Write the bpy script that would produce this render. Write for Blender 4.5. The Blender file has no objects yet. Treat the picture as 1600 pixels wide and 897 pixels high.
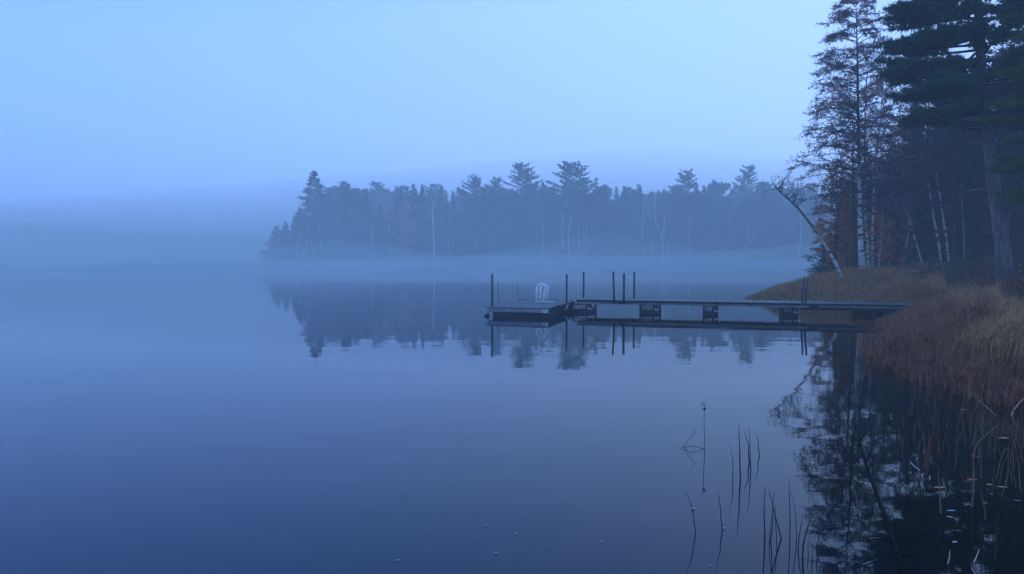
import bpy, math, random
from mathutils import Vector, Matrix, Quaternion
S = bpy.context.scene
C = S.collection
PI = math.pi
V = Vector
# ------------------------------------------------------------------ camera
F = 1155.0                       # focal length in photo pixels (1600 wide)
CAMZ = 1.7
PITCH = math.atan(48.5 / F)
cam_d = bpy.data.cameras.new('camera'); cam = bpy.data.objects.new('camera', cam_d); C.objects.link(cam)
cam.location = (0, 0, CAMZ); cam.rotation_euler = (PI/2 - PITCH, 0, 0)
cam_d.sensor_width = 36; cam_d.lens = 36 * F / 1600; cam_d.clip_end = 3000; cam_d.clip_start = .05
S.camera = cam
CP, SP = math.cos(PITCH), math.sin(PITCH)

def ray(px, py):
    a, b = (px - 800) / F, (448.5 - py) / F
    return V((a, CP + b * SP, -SP + b * CP))
def at(px, py, Y):               # the place seen at this pixel, Y metres ahead
    d = ray(px, py); return V((0, 0, CAMZ)) + d * (Y / d.y)
def onz(px, py, z=0.0):          # the place seen at this pixel on height z
    d = ray(px, py); return V((0, 0, CAMZ)) + d * ((z - CAMZ) / d.z)

# ------------------------------------------------------------------ mesh helpers
class MB:
    def __init__(s): s.v = []; s.f = []; s.mi = []; s.cur = 0
    def add(s, vs, fs):
        b = len(s.v); s.v.extend(vs); s.f.extend([tuple(b + i for i in f) for f in fs]); s.mi.extend([s.cur] * len(fs))
    def box(s, o, ux, uy, uz):   # o corner, three edge vectors
        o, ux, uy, uz = V(o), V(ux), V(uy), V(uz)
        p = [o, o+ux, o+ux+uy, o+uy, o+uz, o+ux+uz, o+ux+uy+uz, o+uy+uz]
        s.add([tuple(q) for q in p], [(0,3,2,1),(4,5,6,7),(0,1,5,4),(1,2,6,5),(2,3,7,6),(3,0,4,7)])
    def tube(s, pts, rs, n=6, cap=True):
        pts = [V(p) for p in pts]
        if not isinstance(rs, (list, tuple)): rs = [rs] * len(pts)
        vs, fs = [], []
        t = (pts[1] - pts[0]).normalized()
        a = t.cross(V((0.3, 0.2, 1)) if abs(t.z) < .9 else V((1, .1, 0))).normalized()
        for i, p in enumerate(pts):
            t = (pts[min(i+1, len(pts)-1)] - pts[max(i-1, 0)])
            if t.length < 1e-9: t = V((0, 0, 1))
            t.normalize()
            a = (a - t * a.dot(t)); a.normalize(); b = t.cross(a)
            for k in range(n):
                q = 2 * PI * k / n
                vs.append(tuple(p + (a * math.cos(q) + b * math.sin(q)) * rs[i]))
        for i in range(len(pts) - 1):
            for k in range(n):
                fs.append((i*n+k, i*n+(k+1) % n, (i+1)*n+(k+1) % n, (i+1)*n+k))
        if cap:
            fs.append(tuple(range(n-1, -1, -1))); fs.append(tuple((len(pts)-1)*n + k for k in range(n)))
        s.add(vs, fs)
    def tri(s, p, d, l, w, n):   # narrow spray: base w wide, tip at p + d*l
        side = d.cross(n)
        if side.length < 1e-6: side = V((1, 0, 0))
        side.normalize(); side *= w * .5
        s.add([tuple(p - side), tuple(p + side), tuple(p + d * l)], [(0, 1, 2)])
    def leaf(s, p, d, l, w, n):  # pointed leaf of four corners, slightly folded
        side = d.cross(n)
        if side.length < 1e-6: side = V((1, 0, 0))
        side.normalize(); side *= w * .5
        m = p + d * l * .45
        s.add([tuple(p), tuple(m - side + n * w * .12), tuple(p + d * l), tuple(m + side + n * w * .12)], [(0, 1, 2, 3)])
    def mesh(s, name, mats, smooth=False):
        me = bpy.data.meshes.new(name); me.from_pydata(s.v, [], s.f)
        for m in (mats if isinstance(mats, (list, tuple)) else [mats]): me.materials.append(m)
        if any(s.mi): me.polygons.foreach_set('material_index', s.mi)
        if smooth: me.polygons.foreach_set('use_smooth', [True] * len(s.f))
        me.update(); return me
    def build(s, name, mats, parent=None, smooth=False):
        o = bpy.data.objects.new(name, s.mesh(name, mats, smooth)); C.objects.link(o)
        if parent: o.parent = parent
        return o

def tag(o, label=None, cat=None, group=None, kind=None):
    for k, x in (('label', label), ('category', cat), ('group', group), ('kind', kind)):
        if x: o[k] = x
    return o
def empty(name, loc=(0, 0, 0), rz=0.0):
    o = bpy.data.objects.new(name, None); C.objects.link(o); o.location = loc; o.rotation_euler.z = rz
    o.empty_display_size = .2; return o
def copy_tree(o, parent=None):
    c = o.copy(); C.objects.link(c); c.parent = parent
    for ch in list(o.children): copy_tree(ch, c)
    return c

# ------------------------------------------------------------------ materials
def nmat(name, col, col2=None, scale=5.0, rough=.8, spec=.3, stretch=(1, 1, 1), detail=3, perobj=0.0, bump=0.0, ramp=(.35, .65), metallic=0):
    m = bpy.data.materials.new(name); m.use_nodes = True
    nt = m.node_tree; N = nt.nodes; L = nt.links
    b = N['Principled BSDF']; b.inputs['Roughness'].default_value = rough
    b.inputs['Specular IOR Level'].default_value = spec; b.inputs['Metallic'].default_value = metallic
    tc = N.new('ShaderNodeTexCoord'); mp = N.new('ShaderNodeMapping'); mp.inputs['Scale'].default_value = stretch
    L.new(tc.outputs['Object'], mp.inputs['Vector'])
    no = N.new('ShaderNodeTexNoise'); no.inputs['Scale'].default_value = scale; no.inputs['Detail'].default_value = detail
    L.new(mp.outputs[0], no.inputs['Vector'])
    cr = N.new('ShaderNodeValToRGB'); cr.color_ramp.elements[0].position = ramp[0]; cr.color_ramp.elements[1].position = ramp[1]
    cr.color_ramp.elements[0].color = (*col, 1); cr.color_ramp.elements[1].color = (*(col2 or [c*1.6 for c in col]), 1)
    L.new(no.outputs['Fac'], cr.inputs['Fac'])
    out = cr.outputs[0]
    if perobj:
        oi = N.new('ShaderNodeObjectInfo'); hs = N.new('ShaderNodeHueSaturation')
        mr = N.new('ShaderNodeMapRange'); mr.inputs['To Min'].default_value = 1 - perobj; mr.inputs['To Max'].default_value = 1 + perobj
        L.new(oi.outputs['Random'], mr.inputs['Value']); L.new(mr.outputs[0], hs.inputs['Value']); L.new(out, hs.inputs['Color']); out = hs.outputs[0]
    L.new(out, b.inputs['Base Color'])
    if bump:
        bp = N.new('ShaderNodeBump'); bp.inputs['Strength'].default_value = bump; bp.inputs['Distance'].default_value = .02
        L.new(no.outputs['Fac'], bp.inputs['Height']); L.new(bp.outputs[0], b.inputs['Normal'])
    return m

def birch_mat(name, white=(.62, .60, .58), dark=(.035, .03, .03), bands=6.0, z0=4.5, z1=7.0, topcol=(.03, .022, .022)):
    m = bpy.data.materials.new(name); m.use_nodes = True
    nt = m.node_tree; N = nt.nodes; L = nt.links; b = N['Principled BSDF']; b.inputs['Roughness'].default_value = .75
    b.inputs['Specular IOR Level'].default_value = .2
    tc = N.new('ShaderNodeTexCoord'); mp = N.new('ShaderNodeMapping'); mp.inputs['Scale'].default_value = (1.1, 1.1, bands)
    L.new(tc.outputs['Object'], mp.inputs[0])
    no = N.new('ShaderNodeTexNoise'); no.inputs['Scale'].default_value = 1.0; no.inputs['Detail'].default_value = 3
    L.new(mp.outputs[0], no.inputs['Vector'])
    cr = N.new('ShaderNodeValToRGB'); e = cr.color_ramp.elements
    e[0].position = .44; e[0].color = (*dark, 1); e[1].position = .50; e[1].color = (*white, 1)
    L.new(no.outputs['Fac'], cr.inputs[0])
    sx = N.new('ShaderNodeSeparateXYZ'); L.new(tc.outputs['Object'], sx.inputs[0])
    n2 = N.new('ShaderNodeTexNoise'); n2.inputs['Scale'].default_value = 1.3; L.new(tc.outputs['Object'], n2.inputs['Vector'])
    ad = N.new('ShaderNodeMath'); ad.operation = 'MULTIPLY_ADD'; ad.inputs[1].default_value = 2.0
    L.new(n2.outputs['Fac'], ad.inputs[0]); L.new(sx.outputs['Z'], ad.inputs[2])
    mr = N.new('ShaderNodeMapRange'); mr.inputs['From Min'].default_value = z0 + 1; mr.inputs['From Max'].default_value = z1 + 1
    L.new(ad.outputs[0], mr.inputs['Value'])
    mx = N.new('ShaderNodeMix'); mx.data_type = 'RGBA'; L.new(mr.outputs[0], mx.inputs[0]); L.new(cr.outputs[0], mx.inputs[6]); mx.inputs[7].default_value = (*topcol, 1)
    L.new(mx.outputs[2], b.inputs['Base Color'])
    return m

M = {}
M['needle_far'] = nmat('needle_far', (.018, .035, .028), (.04, .065, .045), .6, .9, .1, perobj=.25)
M['needle_dark'] = nmat('needle_dark', (.012, .032, .025), (.035, .07, .04), .8, .85, .15, perobj=.25)
M['needle_pine'] = nmat('needle_pine', (.018, .07, .055), (.045, .15, .075), .7, .8, .2)
M['needle_green'] = nmat('needle_green', (.045, .10, .03), (.11, .19, .04), .8, .8, .2)
M['leaf_dull'] = nmat('leaf_dull', (.03, .035, .028), (.06, .055, .04), .8, .9, .1, perobj=.25)
M['leaf_rust'] = nmat('leaf_rust', (.42, .13, .05), (.6, .25, .09), 1.0, .85, .15, perobj=.2)
M['leaf_brown'] = nmat('leaf_brown', (.12, .045, .035), (.24, .09, .06), 1.2, .85, .15, perobj=.2)
M['leaf_purple'] = nmat('leaf_purple', (.18, .10, .13), (.48, .19, .16), .45, .85, .15, ramp=(.45, .62))
M['bark_dark'] = nmat('bark_dark', (.02, .018, .018), (.05, .042, .038), 6, .95, .1, (1, 1, .25), perobj=.2, bump=.4)
M['bark_pine'] = nmat('bark_pine', (.08, .07, .075), (.17, .155, .155), 9, .9, .15, (1, 1, .22), bump=.9)
M['bark_twig'] = nmat('bark_twig', (.025, .02, .022), (.045, .035, .035), 5, .9, .1)
M['bark_birch'] = birch_mat('bark_birch', z0=3.4, z1=5.2)
M['bark_birch_far'] = nmat('bark_birch_far', (.75, .75, .75), (.9, .9, .9), 1.5, .7, .2, perobj=.25)
M['bark_birch_slim'] = birch_mat('bark_birch_slim', (.42, .42, .42), bands=7, z0=2.6, z1=5.5)
M['bark_deadwood'] = nmat('bark_deadwood', (.16, .15, .15), (.34, .32, .31), 5, .85, .2, (1, 1, .4))
M['deck'] = nmat('deck', (.055, .06, .07), (.12, .125, .14), 4, .55, .4, (1, 8, 1), perobj=.15, bump=.3)
M['deadwood_black'] = nmat('deadwood_black', (.006, .005, .005), (.012, .01, .01), 6, .95, .05)
M['fascia'] = nmat('fascia', (.16, .175, .19), (.30, .32, .33), 3, .7, .3, (1, 1, 3), bump=.3)
M['darkwood'] = nmat('darkwood', (.012, .013, .016), (.03, .03, .034), 5, .8, .3, bump=.3)
M['black_float'] = nmat('black_float', (.008, .009, .012), (.018, .018, .02), 6, .5, .4)
M['pipe'] = nmat('pipe', (.018, .02, .028), (.04, .042, .05), 12, .5, .5, bump=.2)
M['galv'] = nmat('galv', (.35, .37, .4), (.6, .62, .65), 14, .45, .5, metallic=.4)
M['white_metal'] = nmat('white_metal', (.86, .87, .88), (.92, .92, .93), 8, .35, .5)
M['grass_tan'] = nmat('grass_tan', (.22, .10, .04), (.54, .30, .14), 9, .9, .1)
M['grass_gold'] = nmat('grass_gold', (.16, .075, .03), (.52, .30, .11), 9, .85, .2)
M['grass_red'] = nmat('grass_red', (.11, .032, .025), (.42, .18, .09), 8, .9, .15)
M['reed_dark'] = nmat('reed_dark', (.02, .022, .02), (.05, .045, .035), 5, .7, .3)
M['reed_brown'] = nmat('reed_brown', (.14, .08, .045), (.28, .18, .10), 5, .8, .2)
M['reed_red'] = nmat('reed_red', (.12, .03, .03), (.24, .07, .06), 5, .8, .2)
M['reed_pale'] = nmat('reed_pale', (.5, .46, .4), (.75, .72, .68), 5, .6, .3)
M['leaf_orange'] = nmat('leaf_orange', (.45, .2, .1), (.6, .32, .17), 20, .6, .3)
M['leaf_red'] = nmat('leaf_red', (.35, .06, .03), (.5, .12, .05), 20, .6, .3)
M['leaf_yellow'] = nmat('leaf_yellow', (.4, .42, .06), (.6, .6, .12), 20, .6, .3)
M['leaf_pale'] = nmat('leaf_pale', (.3, .3, .3), (.6, .6, .6), 30, .5, .4)

def ground_mat():
    m = nmat('ground', (.022, .015, .012), (.075, .045, .03), 1.3, .95, .1, detail=8, bump=.6)
    return m
def water_mat():
    m = bpy.data.materials.new('lake_water'); m.use_nodes = True
    nt = m.node_tree; N = nt.nodes; L = nt.links; b = N['Principled BSDF']
    b.inputs['IOR'].default_value = 1.25; b.inputs['Roughness'].default_value = .012
    b.inputs['Specular IOR Level'].default_value = .5
    tc = N.new('ShaderNodeTexCoord')
    # shallow peaty water over mud by the bank, deep blue water farther out
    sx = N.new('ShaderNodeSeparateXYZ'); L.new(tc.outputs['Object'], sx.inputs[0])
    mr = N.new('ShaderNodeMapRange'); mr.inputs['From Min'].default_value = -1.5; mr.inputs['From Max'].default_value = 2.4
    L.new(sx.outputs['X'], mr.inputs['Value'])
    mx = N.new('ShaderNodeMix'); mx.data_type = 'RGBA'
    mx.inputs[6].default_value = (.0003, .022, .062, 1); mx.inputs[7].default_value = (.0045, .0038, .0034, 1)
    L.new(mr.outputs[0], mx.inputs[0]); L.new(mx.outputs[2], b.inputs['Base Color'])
    def noise(scale, st, det=2):
        mp = N.new('ShaderNodeMapping'); mp.inputs['Scale'].default_value = st; L.new(tc.outputs['Object'], mp.inputs[0])
        n = N.new('ShaderNodeTexNoise'); n.inputs['Scale'].default_value = scale; n.inputs['Detail'].default_value = det
        L.new(mp.outputs[0], n.inputs['Vector']); return n.outputs['Fac']
    rg = N.new('ShaderNodeMapRange'); rg.inputs['From Min'].default_value = .42; rg.inputs['From Max'].default_value = .68; rg.inputs['To Min'].default_value = .008; rg.inputs['To Max'].default_value = .055
    L.new(noise(.05, (.5, 1.6, 1), 4), rg.inputs['Value']); L.new(rg.outputs[0], b.inputs['Roughness'])
    b1 = N.new('ShaderNodeBump'); b1.inputs['Strength'].default_value = 1.0; b1.inputs['Distance'].default_value = .0032
    L.new(noise(1.0, (.55, 1.25, 1), 2), b1.inputs['Height'])
    b2 = N.new('ShaderNodeBump'); b2.inputs['Strength'].default_value = 1.0; b2.inputs['Distance'].default_value = .00012
    L.new(noise(9.0, (1, 1.5, 1), 2), b2.inputs['Height']); L.new(b1.outputs[0], b2.inputs['Normal'])
    L.new(b2.outputs[0], b.inputs['Normal'])
    return m

# ------------------------------------------------------------------ land
COAST = [(9, -40), (7.2, 0), (6.6, 4), (6.3, 8.9), (6.25, 9.8), (6.5, 11.5), (7.6, 14.5), (8.7, 17), (10.0, 19.6), (11.0, 22.0), (11.2, 24.3),
         (10.2, 26.0), (9.2, 27.6), (9.5, 29.6), (10.7, 32), (15.4, 39), (20, 48), (23.5, 57), (29.7, 72), (36, 92), (46, 110), (50, 120),
         (38, 123), (20, 122), (0, 123.5), (-22, 122), (-37, 121), (-40.5, 124), (-38, 133), (-22, 165), (60, 260), (900, 260), (900, -40)]
FARLAND = [(-1100, 285), (-380, 300), (-240, 312), (-60, 335), (20, 350), (120, 370), (1100, 380), (1100, 1150), (-1100, 1150)]
def sdist(x, y, poly):
    inside = False; best = 1e18; n = len(poly)
    for i in range(n):
        x1, y1 = poly[i]; x2, y2 = poly[(i+1) % n]
        if (y1 > y) != (y2 > y) and x < (x2-x1)*(y-y1)/(y2-y1)+x1: inside = not inside
        dx, dy = x2-x1, y2-y1; t = max(0, min(1, ((x-x1)*dx+(y-y1)*dy)/(dx*dx+dy*dy)))
        best = min(best, (x-x1-t*dx)**2+(y-y1-t*dy)**2)
    d = math.sqrt(best); return d if inside else -d
def hgt(x, y):
    d = max(sdist(x, y, COAST), sdist(x, y, FARLAND))
    w = .07 * math.sin(x*1.3+y*.7) + .06 * math.sin(x*.5-y*1.1+2) + .04*math.sin(3.1*x+2)*math.sin(2.7*y)
    if d < 0: return max(-2.5, .3 * d)
    return 1.0 * (1 - math.exp(-d / 3.0)) + min(.02 * d, 2.0) + w * min(1, d / 3)
def axis(pts):
    out = []
    for (a, b, st) in pts:
        x = a
        while x < b - 1e-6: out.append(x); x += st
    out.append(pts[-1][1]); return out
xs = axis([(-1100, -60, 80), (-60, 4, 4), (4, 24, .45), (24, 60, 2.5), (60, 200, 20), (200, 1100, 100)])
ys = axis([(-40, 2, 6), (2, 34, .45), (34, 80, 2), (80, 140, 2.5), (140, 300, 20), (300, 1150, 50)])
g = MB()
vs = [(x, y, hgt(x, y)) for y in ys for x in xs]; nx = len(xs)
g.add(vs, [(j*nx+i, j*nx+i+1, (j+1)*nx+i+1, (j+1)*nx+i) for j in range(len(ys)-1) for i in range(nx-1)])
tag(g.build('ground', ground_mat(), smooth=True), kind='structure')
w = MB(); w.add([(-1100, -40, 0), (1100, -40, 0), (1100, 1150, 0), (-1100, 1150, 0)], [(0, 1, 2, 3)])
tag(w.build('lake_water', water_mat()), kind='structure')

# ------------------------------------------------------------------ tree generators
def rdir(r, up=0.0):
    a = r.uniform(0, 2*PI); z = r.uniform(-1, 1); s = math.sqrt(1-z*z)
    return V((s*math.cos(a), s*math.sin(a), z + up)).normalized()

def conifer(seed, H, R, zlow, whorls, per, slope, curve, prof, sl, sw, dens, trunk_r, lean=0.0, jit=.25):
    """crown boughs as feathered sprays; returns (trunk, crown)"""
    r = random.Random(seed); T = MB(); K = MB()
    lx, ly = lean*math.cos(seed), lean*math.sin(seed)*.3
    T.tube([(lx*(t**1.5)*H, ly*t*H, t*H) for t in (0, .1, .3, .5, .7, .9, 1)], [trunk_r*max(.06, (1-t)**.8)*(1.35 if t == 0 else 1) for t in (0, .1, .3, .5, .7, .9, 1)], 7)
    for wi in range(whorls):
        t0 = zlow + (1 - zlow) * (wi / (whorls - 1)) ** .92
        for k in range(per):
            t = min(.995, t0 + r.uniform(-.5, .5) * (1 - zlow) / whorls)
            L_ = R * prof(t) * r.uniform(1 - jit * 1.6, 1 + jit)
            if r.random() < .08: L_ *= .4
            a = r.uniform(0, 2*PI); hd = V((math.cos(a), math.sin(a), 0)); sd = V((-hd.y, hd.x, 0))
            base = V((lx*(t**1.5)*H, ly*t*H, t*H))
            sl_ = slope(t) + r.uniform(-.12, .12)
            pt = lambda s: base + hd*(L_*s) + V((0, 0, L_*(sl_*s + curve*s*s)))
            T.tube([pt(0), pt(.5), pt(.9)], [trunk_r*.16*(1-t*.6), trunk_r*.1*(1-t*.5), .006], 3, cap=False)
            n = max(5, int(dens * L_ / sl))
            for q in range(n):
                s = r.uniform(.12, 1.0) ** .8
                wd = .34 * L_ * math.sin(PI * min(1, s * .85 + .1)) ** .7
                lat = r.uniform(-1, 1)
                p = pt(s) + sd * (lat * wd) + V((0, 0, r.uniform(-.04, .05) * L_ - abs(lat)*wd*.15))
                d = (hd * .8 + sd * lat * .9 + V((0, 0, sl_ + 2*curve*s + r.uniform(-.25, .3))) + rdir(r)*.25).normalized()
                K.tri(p, d, (.4+.6*(1-t)**.5) * sl * r.uniform(.7, 1.4), sw * r.uniform(.7, 1.3), rdir(r, .7))
    for q in range(14):          # leader
        p = V((lx*H, ly*H, H * r.uniform(.93, 1.0)))
        K.tri(p, (V((0, 0, 1)) + rdir(r)*.45).normalized(), sl*r.uniform(.5, .9), sw*.6, rdir(r))
    return T, K

def broadleaf(seed, trunk, tr, env, zlow, limbs, subs, twigs, leaves, ls, tw=.006, rise=.5, droop=0.0, lw=.6, flat=.25, ntr=8):
    """trunk: list of points (local); env(z, ang)->radius; limbs reach for the envelope"""
    r = random.Random(seed); T = MB(); K = MB(); G = MB()
    pts = [V(p) for p in trunk]; n = len(pts); H = pts[-1].z
    T.tube(pts, [tr * (1.3 if i == 0 else 1) * max(.07, (1 - i/(n-1))**.75) for i in range(n)], ntr)
    def tp(z):
        for i in range(n-1):
            if pts[i].z <= z <= pts[i+1].z:
                f = (z-pts[i].z)/max(1e-6, pts[i+1].z-pts[i].z); return pts[i].lerp(pts[i+1], f)
        return pts[-1].copy()
    for li in range(limbs):
        f = (li + r.random()) / limbs
        z1 = zlow + (H*1.0 - zlow) * f
        a = r.uniform(0, 2*PI)
        Rr = env(z1, a) * r.uniform(.72, 1.08)
        z0 = max(zlow*.6, z1 - Rr * rise * r.uniform(.6, 1.3))
        s0 = tp(min(z0, H*.98)); c = tp(min(z1, H))
        e = V((c.x + math.cos(a)*Rr, c.y + math.sin(a)*Rr, z1 - droop * Rr * r.uniform(.3, 1.2)))
        mid = s0.lerp(e, .5) + V((0, 0, Rr*.12)) + rdir(r)*Rr*.06
        q = s0.lerp(e, .25) + V((0, 0, Rr*.07)) + rdir(r)*Rr*.04
        q3 = s0.lerp(e, .78) + V((0, 0, Rr*.09)) + rdir(r)*Rr*.06
        br = tr * .22 * (1-.6*z1/H) + tw
        LP = [s0, q, mid, q3, e]
        G.tube(LP, [br, br*.75, br*.5, br*.35, tw*.6], 4, cap=False)
        L_ = (e - s0).length
        for si in range(subs):
            s = r.uniform(.22, 1.0) * 4; i = min(3, int(s)); p = LP[i].lerp(LP[i+1], s - i)
            ld = (LP[i+1]-LP[i]).normalized()
            d = (ld*.8 + V((rdir(r).x, rdir(r).y, rdir(r).z*flat*2.0)) * .95 + V((0, 0, .1-droop*.3))).normalized()
            sub = L_ * r.uniform(.10, .30) * (1.15 - s/6)+.12
            m = p + d*sub*.5 + rdir(r)*sub*.12; e2 = p + d*sub + rdir(r)*sub*.12
            G.tube([p, m, e2], [tw*1.1, tw*.8, tw*.4], 3, cap=False)
            for ti in range(twigs):
                u = r.uniform(.1, 1); b = p.lerp(m, u*2) if u < .5 else m.lerp(e2, u*2-1)
                dd = (d*.6 + rdir(r)*1.0); dd.z *= (flat+.5); dd.normalize()
                tl = sub * r.uniform(.25, .6)
                e3 = b + dd*tl
                G.tube([b, e3], [tw*.6, tw*.3], 3, cap=False)
                for k in range(leaves):
                    lp = b.lerp(e3, r.uniform(.2, 1.05)) + rdir(r)*ls*.5
                    K.leaf(lp, rdir(r, -.15), ls*r.uniform(.6, 1.3), ls*lw*r.uniform(.7, 1.2), rdir(r, .6))
    return T, K, G

def tree(name, TK, mats, label, cat, group=None, crown='crown'):
    e = empty(name); TK[0].build('trunk', mats[0], e, smooth=True)
    if TK[1].f: TK[1].build(crown, mats[1], e)
    if len(TK) > 2: TK[2].build('branches', M['bark_twig'], e)
    return tag(e, label, cat, group)
used = {}
def place(proto, loc, rz, s, label, cat, group=None, sz=None):
    c = proto if proto.name not in used else copy_tree(proto)
    used[proto.name] = 1
    c.location = loc; c.rotation_euler.z = rz; c.scale = (s, s, sz or s)
    tag(c, label, cat, group)
    if not group and 'group' in c: del c['group']
    return c

# ------------------------------------------------------------------ far shore wood
spru = lambda t: (1-t)**.85 * (.9+.1*math.sin(t*40)) + .03
pinep = lambda t: (math.sin(PI*min(1, (t-.18)/.86))**.7 if t > .18 else 0.3) * (1.05-.35*t) + .07
protoS = [tree('spruce_tree', conifer(11+i, 15, 3.0+.35*i, .06, 30, 8, lambda t: -.28+.5*t, 0.18, spru, .6, .30, 9, .2, jit=.3), (M['bark_dark'], M['needle_far']), 'x', 'tree') for i in range(3)]
protoP = [tree('pine_tree', conifer(31+i, 17, 3.1+.3*i, .18, 19, 8, lambda t: -.05+.5*t**2, .14, pinep, .6, .27, 12, .26, lean=.01*i, jit=.3), (M['bark_dark'], M['needle_far']), 'x', 'tree') for i in range(4)]
protoB = []
for i in range(4):
    e_ = lambda z, a, i=i: 3.0*max(.05, math.sin(PI*min(.97, max(.06, (z-1.5)/13.2)))**.55)*(1+.2*math.sin(3*a+i))
    protoB.append(tree('broadleaf_tree', broadleaf(51+i, [(0, 0, 0), (.2, 0, 4), (-.1, .1, 8), (.1, 0, 13.5)], .2, e_, 1.6, 70, 9, 4, 4, .5, .02, .6, lw=.8), (M['bark_dark'], M['leaf_dull']), 'x', 'tree'))
rust_env = lambda z, a: 2.0*max(.05, math.sin(PI*min(.97, max(.1, (z-1.0)/9.5)))**.6)
protoR = tree('rust_tree', broadleaf(77, [(0, 0, 0), (.1, 0, 3), (0, 0, 10)], .14, rust_env, 1.2, 50, 9, 4, 5, .38, .02, .6, lw=.7), (M['bark_dark'], M['leaf_rust']), 'x', 'tree')
NAT = {'spruce_tree': 15.4, 'pine_tree': 17.5, 'broadleaf_tree': 14.3, 'rust_tree': 10.6}
R0 = random.Random(5)
def far(px, ytop, kind, D, label, group=None, wide=1.0):
    fam = {'s': protoS, 'p': protoP, 'b': protoB, 'r': [protoR]}[kind]
    p = R0.choice(fam)
    top = at(px, ytop, D); zb = hgt(top.x, D) - .1
    nat = NAT[p.name.split('.')[0]]; s = (top.z - zb) / nat
    return place(p, (top.x, D, zb), R0.uniform(0, 6.28), s*wide, label, 'tree', group, sz=s)
SKY = [(490, 265, 's', 124.5, 'tall ragged spruce rising at the left end of the far wood', 1.35),
       (468, 322, 's', 123.5, 'middling spruce just left of the tall ragged spruce on the far shore', 1.1),
       (446, 345, 's', 123.0, 'short spruce at the outer left tip of the far wood', 1.3),
       (433, 352, 's', 123.0, 'lowest bushy evergreen touching the open water at the left tip of the far wood', 1.9),
       (516, 296, 's', 126, 'narrow spruce close to the right of the tall ragged spruce', .9),
       (538, 284, 'p', 127, 'small round pine top between the ragged spruce and the rusty tree', .8),
       (660, 286, 's', 126, 'thin spire of a spruce behind the rusty tree', .8),
       (690, 288, 's', 128, 'spruce peak between the rusty tree and the flat topped pine', 1.0),
       (735, 275, 'p', 127, 'flat topped dense pine left of the middle of the far skyline', .95),
       (775, 277, 'p', 127, 'slanting pine just left of the round headed pine', .8),
       (817, 255, 'p', 129, 'round headed tall pine above the wood, behind the swim float', 1.1),
       (848, 282, 's', 127, 'pointed spruce in the gap between the two tallest middle pines', .85),
       (895, 254, 'p', 126, 'tallest broad pine with upswept boughs behind the middle of the dock', 1.25),
       (945, 291, 's', 126, 'short pointed spruce right of the tallest broad pine', .8),
       (975, 288, 's', 127, 'pointed spruce above the three dock posts', .8),
       (1001, 288, 's', 127, 'slim spruce above the tallest far birch', .6),
       (1072, 266, 'p', 132, 'ragged pine with a one sided top right of the tall far birches', 1.1),
       (1124, 279, 'b', 133, 'rounded tree between the two right hand pines', 1.0),
       (1168, 259, 'p', 135, 'small headed pine standing alone above the right end of the far wood', .85),
       (1195, 281, 'b', 134, 'rounded tree beside the small headed pine', .9),
       (632, 312, 'r', 122.9, 'rust coloured autumn tree glowing through mist on the far shore', 1.0)]
for (px, yt, k, D, lab, wd) in SKY: far(px, yt, k, D, lab, None, wd)
px = 445
while px < 1300:
    yt = 298 + 9*math.sin(px*.045) + R0.uniform(-16, 12)
    if px < 480: yt = 352 - (px-445)*.9
    elif px < 530: yt = 322 - (px - 480)*.4
    if px > 1210: yt = 296 + (px-1210)*.12 + R0.uniform(-4, 8)
    far(px, yt + R0.choice((0, 4, 14, 22)), R0.choice('bsspbs'), R0.uniform(123.5, 130), 'misty tree in the even ranks of the far shore wood', 'trees of the far shore wood')
    px += R0.uniform(9, 15)
px = 500
while px < 1290:
    far(px, 293 + R0.uniform(-9, 11), R0.choice('bspsb'), R0.uniform(136, 160), 'misty tree in the even ranks of the far shore wood', 'trees of the far shore wood', 1.0)
    px += R0.uniform(8, 13)
px = 452
while px < 1290:
    yt = (345 + R0.uniform(-16, 16)) if px > 480 else 375
    far(px, yt, R0.choice('bss'), R0.uniform(123.2, 125), 'low bushy tree at the foot of the far shore wood', 'low trees along the far waterline', 1.5)
    px += R0.uniform(15, 24)

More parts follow.
